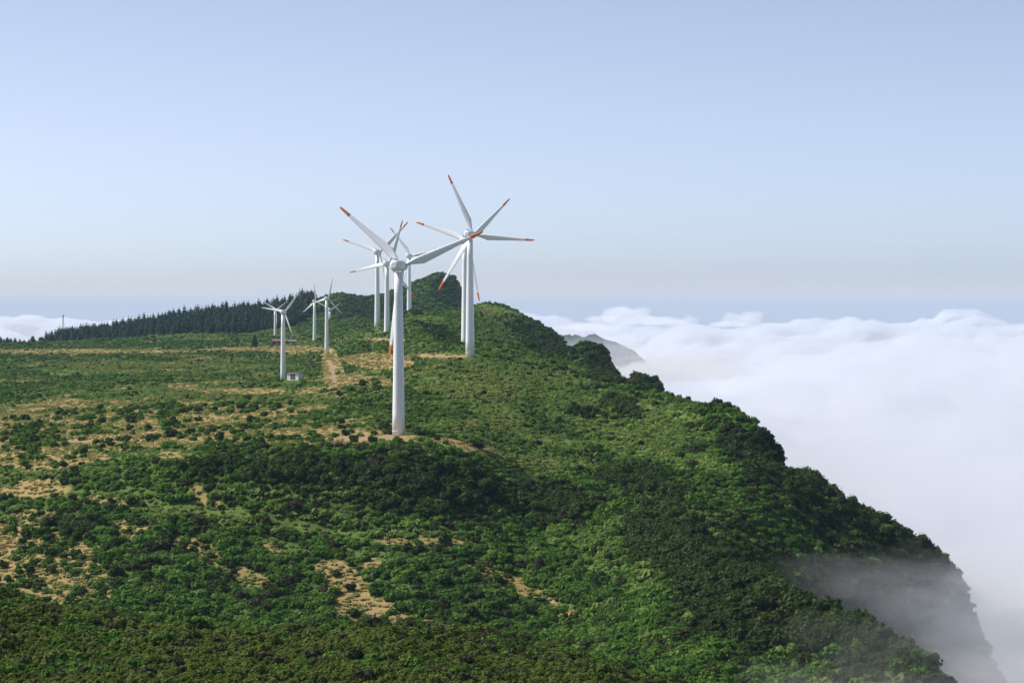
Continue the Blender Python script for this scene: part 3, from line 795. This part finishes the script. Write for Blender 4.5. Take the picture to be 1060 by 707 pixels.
def turbine_meshes(kd):
    H = TOWER[kd]; R = 26.2 if kd == 'large' else 12.9; k = 1.0 if kd == 'large' else 0.62
    M = {}
    mb = MB(); rb, rt = (1.78, 1.08) if kd == 'large' else (1.35, 0.85)
    mb.loft([circ(rb + (rt - rb) * f, -1.5 + (H - 1.75 * k + 1.5) * f) for f in np.linspace(0, 1, 8)])
    M['tower'] = mb.mesh('tower', WHITE, True)
    mb = MB()
    for f in (0.0, 0.36, 0.70):
        r = rb + (rt - rb) * (f * (H - 1.75 * k) + 1.5) / (H - 1.75 * k + 1.5) + 0.03; z = f * (H - 1.75 * k) + 0.15
        mb.loft([circ(r, z), circ(r, z + 0.16)])
    M['flange'] = mb.mesh('flange', WHITE, False)
    # nacelle along +y (rotor end)
    mb = MB(); rings = []
    for y, w, h_, zc_ in ((-2.9, 0.7, 0.7, 0.1), (-2.75, 1.25, 1.25, 0.05), (-2.45, 1.45, 1.42, 0.02), (-1.9, 1.58, 1.56, 0), (-0.9, 1.64, 1.62, 0), (0.8, 1.6, 1.58, 0), (1.5, 1.45, 1.43, 0), (1.8, 1.2, 1.2, 0)):
        ring = []
        for i in range(20):
            a = 2 * math.pi * i / 20; c, s = math.cos(a), math.sin(a)
            e = 0.88
            ring.append((k * w * math.copysign(abs(c) ** e, c), k * y, k * (zc_ + h_ * math.copysign(abs(s) ** e, s))))
        rings.append(ring[::-1])
    mb.loft(rings); M['nacelle'] = mb.mesh('nacelle', WHITE, True)
    mb = MB(); mb.box(-0.4 * k, 0.4 * k, -2.2 * k, -1.4 * k, 1.5 * k, 1.85 * k); mb.bar((0.2 * k, -2.0 * k, 1.8 * k), (0.2 * k, -2.0 * k, 2.9 * k), 0.05)
    M['vent'] = mb.mesh('wind_vane', GREYM)
    mb = MB(); rings = []
    for y, r in ((1.95, 1.15), (2.1, 1.35), (2.9, 1.4), (3.6, 1.15), (4.1, 0.75), (4.35, 0.25)):
        rings.append([(k * r * math.cos(2 * math.pi * i / 20), k * y, k * r * math.sin(2 * math.pi * i / 20)) for i in range(20)][::-1])
    mb.loft(rings); M['hub'] = mb.mesh('hub', WHITE, True)
    mb = MB(); mb.loft([[(k * 1.42 * math.cos(2 * math.pi * i / 20), k * y, k * 1.42 * math.sin(2 * math.pi * i / 20)) for i in range(20)][::-1] for y in (1.75, 2.0)])
    M['collar'] = mb.mesh('collar', GREYM, False)
    split = 0.835
    mb = MB(); end = split if kd == 'large' else 1.0
    mb.loft([blade_ring(s, R) for s in sorted(set(list(np.linspace(0, end, 26)) + [end]))], cap=kd == 'small'); M['blade'] = mb.mesh('blade', BLADE, True)
    mb = MB(); mb.loft([blade_ring(s, R) for s in np.linspace(split, 1, 8)]); M['blade_tip'] = mb.mesh('blade_tip', RED, True)
    return M


TM = {kd: turbine_meshes(kd) for kd in ('large', 'small')}
for i, (kd, u, v, D, ph, lb) in enumerate(TURBINES):
    H = TOWER[kd]; k = 1.0 if kd == 'large' else 0.62; M = TM[kd]
    x, y, zb = base_pts[i]
    root = link(bpy.data.objects.new('wind_turbine', None)); root.location = (x, y, zb); root.rotation_euler = (0, 0, 0)
    tag(root, lb, 'wind turbine', 'large wind turbines with orange-tipped blades' if kd == 'large' else 'small plain white wind turbines')
    gap = zb - float(height(x, y))

    def part(nm, parent, loc=(0, 0, 0), rot=(0, 0, 0), key=None):
        o = link(bpy.data.objects.new(nm, M[key or nm])); o.parent = parent; o.location = loc; o.rotation_euler = rot; return o
    tw = part('tower', root)
    if gap > 1.0:                       # tower reaches down into the ground where the slope falls away
        tw.data = M['tower'].copy()
        for vv in tw.data.vertices:
            if vv.co.z < -1.4: vv.co.z -= gap
    if kd == 'large':
        part('flange', tw)
    na = part('nacelle', root, (0, 0, H), (0, 0, -YAW))
    part('wind_vane', na, key='vent')
    hb = part('hub', root, (0, 0, H), (0, 0, -YAW))
    part('collar', hb)
    from mathutils import Matrix, Vector
    for j in range(3):
        th = math.radians(ph + 120 * j)                     # anticlockwise from screen right, as seen from behind
        rot = Matrix.Rotation(-YAW, 4, 'Z') @ Matrix.Rotation(math.radians(90) - th, 4, 'Y')
        off = Matrix.Rotation(-YAW, 4, 'Z') @ Vector((0, 2.8 * k, 0))
        bl = part('blade', root); bl.matrix_basis = Matrix.Translation(Vector((0, 0, H)) + off) @ rot
        if kd == 'large':
            tip = part('blade_tip', bl); tip['label'] = 'orange-red painted blade tip'

# ------------------------------------------------------------------ huts, mast, pole
WALL = paint('whitewashed wall', (0.84, 0.82, 0.83), 0.85, 0.12, 1.2)
BROWN = paint('brown door boards', (0.17, 0.085, 0.05), 0.7, 0.04, 3)
ROOFG = paint('grey roof slab', (0.22, 0.22, 0.25), 0.8, 0.05, 1)
ROOFR = paint('faded reddish tiles', (0.20, 0.115, 0.105), 0.8, 0.06, 1)
STONE = paint('dark stone wall', (0.10, 0.085, 0.08), 0.9, 0.03, 1)

hut = link(bpy.data.objects.new('hut', None)); hut.location = hut_p; hut.rotation_euler = (0, 0, math.radians(-32))
tag(hut, 'little white-walled hut with a flat grey roof and brown double door beside a small turbine', 'hut')
mb = MB(); mb.box(-3.0, 3.0, 0, 3.4, -1, 2.55); mb.build('wall', WALL, hut)
mb = MB(); mb.box(-3.35, 3.35, -0.35, 3.7, 2.553, 2.85); mb.build('roof', ROOFG, hut)
mb = MB(); mb.box(-1.25, 1.35, -0.05, -0.004, 0.02, 2.3); dd = mb.build('door', BROWN, hut)
mb = MB(); mb.box(-0.03, 0.07, -0.09, -0.054, 0.05, 2.28); mb.box(0.12, 0.2, -0.12, -0.054, 1.0, 1.15); mb.build('handle', GREYM, dd)

shed = link(bpy.data.objects.new('stone_building', None)); shed.location = shed_p; shed.rotation_euler = (0, 0, math.radians(5))
tag(shed, 'long low dark stone building with a reddish roof among the shrubs behind the small turbines', 'building')
mb = MB(); mb.box(-10.5, 7.5, 0, 6, -1.5, 2.6); mb.build('wall', STONE, shed)
mb = MB(); mb.loft([[(x, y, z) for y, z in ((-0.5, 2.604), (6.5, 2.604), (6.5, 2.8), (3.0, 4.4), (-0.5, 2.8))] for x in (-11, 1)]); rf = mb.build('roof', ROOFR, shed)
mb = MB(); mb.loft([[(x, y, z) for y, z in ((-0.5, 2.604), (6.5, 2.604), (6.5, 2.8), (3.0, 3.7), (-0.5, 2.8))] for x in (1.02, 8)]); o = mb.build('roof', ROOFG, shed); o['label'] = 'lower grey roof section'
for x0 in (-8, -3.5, 4):
    mb = MB(); mb.box(x0, x0 + 1.4, -0.04, -0.004, 0.9, 2.0); mb.build('window', GREYM, shed)

mp = at(65.5, 351, 3000); mz = float(height(mp[0], 3000)); mt = at(65.5, 326, 3000)[2]; mh = mt - mz
mast = link(bpy.data.objects.new('lattice_mast', None)); mast.location = (mp[0], 3000, mz)
tag(mast, 'tall grey lattice radio mast rising behind the left end of the plantation', 'mast')
mb = MB(); w = 0.75
cor = [(-w, -w), (w, -w), (w, w), (-w, w)]
for (a, b_) in cor: mb.bar((a, b_, -1), (a * 0.75, b_ * 0.75, mh), 0.14)
nseg = 12
for s_ in range(nseg):
    z0, z1 = mh * s_ / nseg, mh * (s_ + 1) / nseg
    for q_ in range(4):
        a, b_ = cor[q_], cor[(q_ + 1) % 4]
        mb.bar((a[0] * (1 - 0.25 * z0 / mh), a[1] * (1 - 0.25 * z0 / mh), z0), (b_[0] * (1 - 0.25 * z1 / mh), b_[1] * (1 - 0.25 * z1 / mh), z1), 0.08, 4)
mb.build('lattice', GREYM, mast)
mb = MB(); mb.loft([circ(0.9, mh * 0.93, 12), circ(0.9, mh * 0.99, 12)]); mb.build('antenna', GREYM, mast)
pp = at(56.3, 352, 2750); pz = float(height(pp[0], 2750))
mb = MB(); mb.bar((0, 0, -0.5), (0, 0, at(56, 340.5, 2750)[2] - pz), 0.16, 8)
pole = mb.build('pole', GREYM); pole.location = (pp[0], 2750, pz); tag(pole, 'thin bare pole standing between low conifers and the plantation', 'pole')

# ------------------------------------------------------------------ clouds and air
CLOUD_W, nt, out = new_mat('cloud mass')
b = N(nt, 'ShaderNodeBsdfDiffuse'); b.inputs[0].default_value = (0.40, 0.41, 0.43, 1); nt.links.new(b.outputs[0], out.inputs[0])
CLOUD_V = volume('cloud fringe', 0.022, (0.885, 0.91, 0.955), 0.2)
MIST_V = volume('slope mist', 0.0028, (0.975, 0.985, 1.0), 0.0)

MIST_THIN = volume('thin slope mist', 0.0011, (0.975, 0.985, 1.0), 0.0)

nY, nX = 620, 420
cy = 430 * (11500 / 430.0) ** np.linspace(0, 1, nY)
cs_ = np.linspace(-1, 1, nX)
CX = cs_[None] * (0.36 * cy[:, None] + 500); CY = np.repeat(cy[:, None], nX, 1)
base = -112 - 6 * smooth(1500, 500, CY) + 14 * smooth(3000, 9000, CY)
big = billow(CX / 520, CY / 900, 5, 4, 0.5); med = billow(CX / 190, CY / 260, 8, 5, 0.55)
topz = base + 140 * (big - 0.32) * smooth(700, 2200, CY) + 52 * (med - 0.3) * smooth(500, 1400, CY)
topz -= 14 * smooth(0.45, 0.75, fbm(CX / 1500, CY / 2600, 15, 3))
fall = np.maximum(smooth(0.9, 1, np.abs(cs_))[None] * np.ones_like(CX), np.maximum(smooth(10300, 11500, CY + 900 * (fbm(CX / 900, CY * 0, 3, 3) - 0.5)), smooth(520, 430, CY)))
topz -= 42 * np.exp(-((CX - 230) / 260) ** 2 - ((CY - 4500) / 900) ** 2)
core = topz * (1 - fall) + fall * -330
ci_ = np.arange(nY * nX).reshape(nY, nX)
cf = np.stack([ci_[:-1, :-1], ci_[:-1, 1:], ci_[1:, 1:], ci_[1:, :-1]], -1).reshape(-1, 4)
o = link(bpy.data.objects.new('clouds', mesh_np('clouds', np.stack([CX, CY, core - 14 - 230 * (1 - smooth(2400, 5600, CY))], -1).reshape(-1, 3), cf, [CLOUD_W])))
tag(o, 'sea of white clouds filling the valley to the horizon', kind='stuff')


def closed_sheet(name, TX, TY, T, B, mat, parent=None):
    r, c = T.shape; n = r * c
    v = np.concatenate([np.stack([TX, TY, T], -1).reshape(-1, 3), np.stack([TX, TY, B], -1).reshape(-1, 3)])
    i = np.arange(n).reshape(r, c)
    top = np.stack([i[:-1, :-1], i[:-1, 1:], i[1:, 1:], i[1:, :-1]], -1).reshape(-1, 4)
    bot = top[:, ::-1] + n
    sides = []
    for e in (i[0, ::-1], i[-1], i[:, 0], i[::-1, -1]):
        sides.append(np.stack([e[:-1], e[:-1] + n, e[1:] + n, e[1:]], -1)[:, ::-1])
    f = np.concatenate([top, bot] + sides)
    o = link(bpy.data.objects.new(name, mesh_np(name, v, f, [mat])))
    if parent is not None: o.parent = parent
    return o


st = 2
fx, fy = CX[::st, ::st], CY[::st, ::st]
fringe_top = (core + 5 + 14 * (1 - smooth(1500, 3000, CY)) + 34 * (billow(CX / 70, CY / 100, 21, 4, 0.6) - 0.25))[::st, ::st]
fr = closed_sheet('cloud_fringe', fx, fy, fringe_top, np.minimum(core - 40, core - 40 - 120 * (1 - smooth(2400, 5600, CY)))[::st, ::st], CLOUD_V, o)


def puff(name, center, size, seed, n=44, lobes=9, mat=CLOUD_W, grow=1.0, parent=None, label=None, rough=0.35):
    """one heap of rounded swellings"""
    g = np.random.default_rng(seed)
    cs = np.stack([g.uniform(-0.75, 0.75, lobes), g.uniform(-0.5, 0.5, lobes), g.uniform(-0.3, 0.3, lobes)], -1); cs[:, 2] *= (1 - np.abs(cs[:, 0]))
    rs = g.uniform(0.28, 0.5, lobes)
    th = np.linspace(0, 2 * math.pi, n * 2, endpoint=False); ph = np.linspace(0.02, math.pi - 0.02, n)
    T, P = np.meshgrid(th, ph)
    d = np.stack([np.cos(T) * np.sin(P), np.sin(T) * np.sin(P), np.cos(P)], -1)
    rad = np.zeros(T.shape)
    for c, r in zip(cs, rs):
        bq = d @ c; disc = bq ** 2 - (c @ c) + r * r
        rad = np.maximum(rad, np.where(disc > 0, bq + np.sqrt(np.maximum(disc, 0)), 0))
    rad = np.maximum(rad, 0.22) * grow
    for _ in range(2):
        rad = (rad + np.roll(rad, 1, 1) + np.roll(rad, -1, 1) + np.vstack([rad[:1], rad[:-1]]) + np.vstack([rad[1:], rad[-1:]])) / 5
    rad *= 1 + rough * (billow(T * 1.9 + seed, P * 2.4, seed, 4, 0.6) - 0.3)
    v = (d * rad[..., None] * np.array(size)).reshape(-1, 3)
    i = np.arange(n * 2 * n).reshape(n, 2 * n); j = np.roll(i, -1, 1)
    f = np.stack([i[:-1], i[1:], j[1:], j[:-1]], -1).reshape(-1, 4)
    nv = len(v); v = np.concatenate([v, [[0, 0, v[:2 * n, 2].mean()], [0, 0, v[-2 * n:, 2].mean()]]])
    tri = np.concatenate([np.stack([np.full(2 * n, nv), i[0], j[0], j[0]], -1)[:, :3], np.stack([np.full(2 * n, nv + 1), j[-1], i[-1], i[-1]], -1)[:, :3]])
    me = bpy.data.meshes.new(name); me.from_pydata([tuple(p) for p in v], [], [tuple(q) for q in f] + [tuple(q) for q in tri])
    me.materials.append(mat)
    me.polygons.foreach_set('use_smooth', np.ones(len(me.polygons), bool))
    o = link(bpy.data.objects.new(name, me))
    if parent is None: o.location = center
    else: o.parent = parent
    return o


PUFFS = [(648, 326, 8000, 80, 48), (628, 331, 8200, 60, 24), (668, 333, 8100, 70, 22), (600, 340, 7600, 110, 24), (772, 330, 8500, 60, 50), (754, 336, 8600, 60, 22), (796, 337, 8500, 70, 20), (714, 332, 8800, 30, 40), (698, 334, 8800, 60, 20),
         (50, 342, 9500, 150, 44), (95, 338, 10000, 130, 40), (140, 335, 11000, 160, 36), (15, 346, 8800, 120, 34), (190, 328, 12000, 150, 26), (880, 350, 8800, 130, 44), (1010, 352, 9200, 150, 40)]
SOFT_V = volume('far cloud vapour', 0.014, (0.96, 0.97, 0.985), 0.2)
for k, (u, v, D, sx_, sz_) in enumerate(PUFFS):
    c = puff('cloud', at(u, v, D), (sx_, sx_ * 1.2, sz_), 30 + k, mat=SOFT_V)
    tag(c, kind='stuff', label='soft white cloud heap on the horizon')

MISTS = [(1046, 642, 740, 34, 36, 22), (1085, 660, 690, 40, 70, 26), (1085, 700, 560, 34, 60, 22), (1005, 645, 650, 22, 40, 15), (1018, 714, 480, 20, 26, 10), (866, 708, 500, 15, 16, 6), (1025, 610, 780, 26, 30, 13),
         (668, 382, 2300, 90, 160, 20), (945, 605, 650, 30, 34, 15), (915, 600, 655, 22, 28, 12), (625, 362, 3600, 170, 150, 34), (960, 630, 640, 22, 26, 11), (930, 660, 480, 16, 16, 8), (990, 575, 830, 34, 30, 14)]
for k, (u, v, D, a, b_, c_) in enumerate(MISTS):
    for q_, g_ in enumerate((1.25, 0.95, 0.7, 0.45) if k < 8 else (1.15, 0.85, 0.6, 0.38)):
        m_ = puff('mist', at(u + 3 * q_, v + 2 * q_, D), (a * g_, b_ * g_, c_ * g_), 60 + 7 * k + q_, n=36, mat=MIST_V if k < 8 else MIST_THIN, rough=0.75 if k < 8 else 0.5)
        tag(m_, kind='stuff', label='thin white mist drifting against the slope')

SEA_MIST = volume('sea mist', 0.00007, (0.97, 0.94, 0.90), 0.0)
mb = MB(); mb.box(-140000, 140000, 12500, 150000, -476, 210)
tag(mb.build('sea_mist', SEA_MIST), kind='stuff', label='pale mist over the sea along the horizon')

HAZE = volume('pale air', 0.000030, (0.48, 0.70, 1.0), 0.0)
mb = MB(); mb.box(-R_ - 100, R_ + 100, -R_ - 100, R_ + 100, -482, 64)
tag(mb.build('haze', HAZE), kind='stuff')

# ------------------------------------------------------------------ light, sky, camera
SUN_EL = math.radians(48); SUN_AZ = math.radians(-78)      # azimuth from +Y towards +X: left and a little behind the hill
sd = Vector((math.sin(SUN_AZ) * math.cos(SUN_EL), math.cos(SUN_AZ) * math.cos(SUN_EL), math.sin(SUN_EL)))
sl = bpy.data.lights.new('sun', 'SUN'); sl.energy = 3.7; sl.angle = math.radians(0.5); sl.color = (1.0, 0.95, 0.88)
so = link(bpy.data.objects.new('sun', sl)); so.rotation_euler = sd.to_track_quat('Z', 'Y').to_euler(); so.location = (0, 0, 200)
w = bpy.data.worlds.new('World'); scene.world = w; w.use_nodes = True
nt = w.node_tree; nt.nodes.clear()
out = nt.nodes.new('ShaderNodeOutputWorld'); bg = nt.nodes.new('ShaderNodeBackground'); sky = nt.nodes.new('ShaderNodeTexSky')
sky.sky_type = 'NISHITA'; sky.sun_disc = False; sky.sun_elevation = SUN_EL; sky.sun_rotation = SUN_AZ
sky.altitude = 1400; sky.air_density = 0.4; sky.dust_density = 3.0; sky.ozone_density = 0.5
bg.inputs[1].default_value = 0.140
hs = nt.nodes.new('ShaderNodeHueSaturation'); hs.inputs['Saturation'].default_value = 0.74
nt.links.new(sky.outputs[0], hs.inputs['Color']); nt.links.new(hs.outputs[0], bg.inputs[0]); nt.links.new(bg.outputs[0], out.inputs[0])

cam = bpy.data.cameras.new('camera'); cam.sensor_width = 36; cam.lens = 36 * F / 1060; cam.clip_start = 1; cam.clip_end = 500000
co = link(bpy.data.objects.new('camera', cam)); co.location = (0, 0, 0); co.rotation_euler = (math.pi / 2 - PITCH, 0, 0)
scene.camera = co

vs = scene.view_settings; vs.view_transform = 'Standard'; vs.look = 'None'; vs.exposure = 0.5; vs.gamma = 1.0; vs.use_curve_mapping = False
cy_ = scene.cycles
cy_.max_bounces = 12; cy_.diffuse_bounces = 4; cy_.glossy_bounces = 2; cy_.transmission_bounces = 2; cy_.volume_bounces = 8; cy_.transparent_max_bounces = 8
cy_.use_denoising = True; cy_.sample_clamp_indirect = 6.0
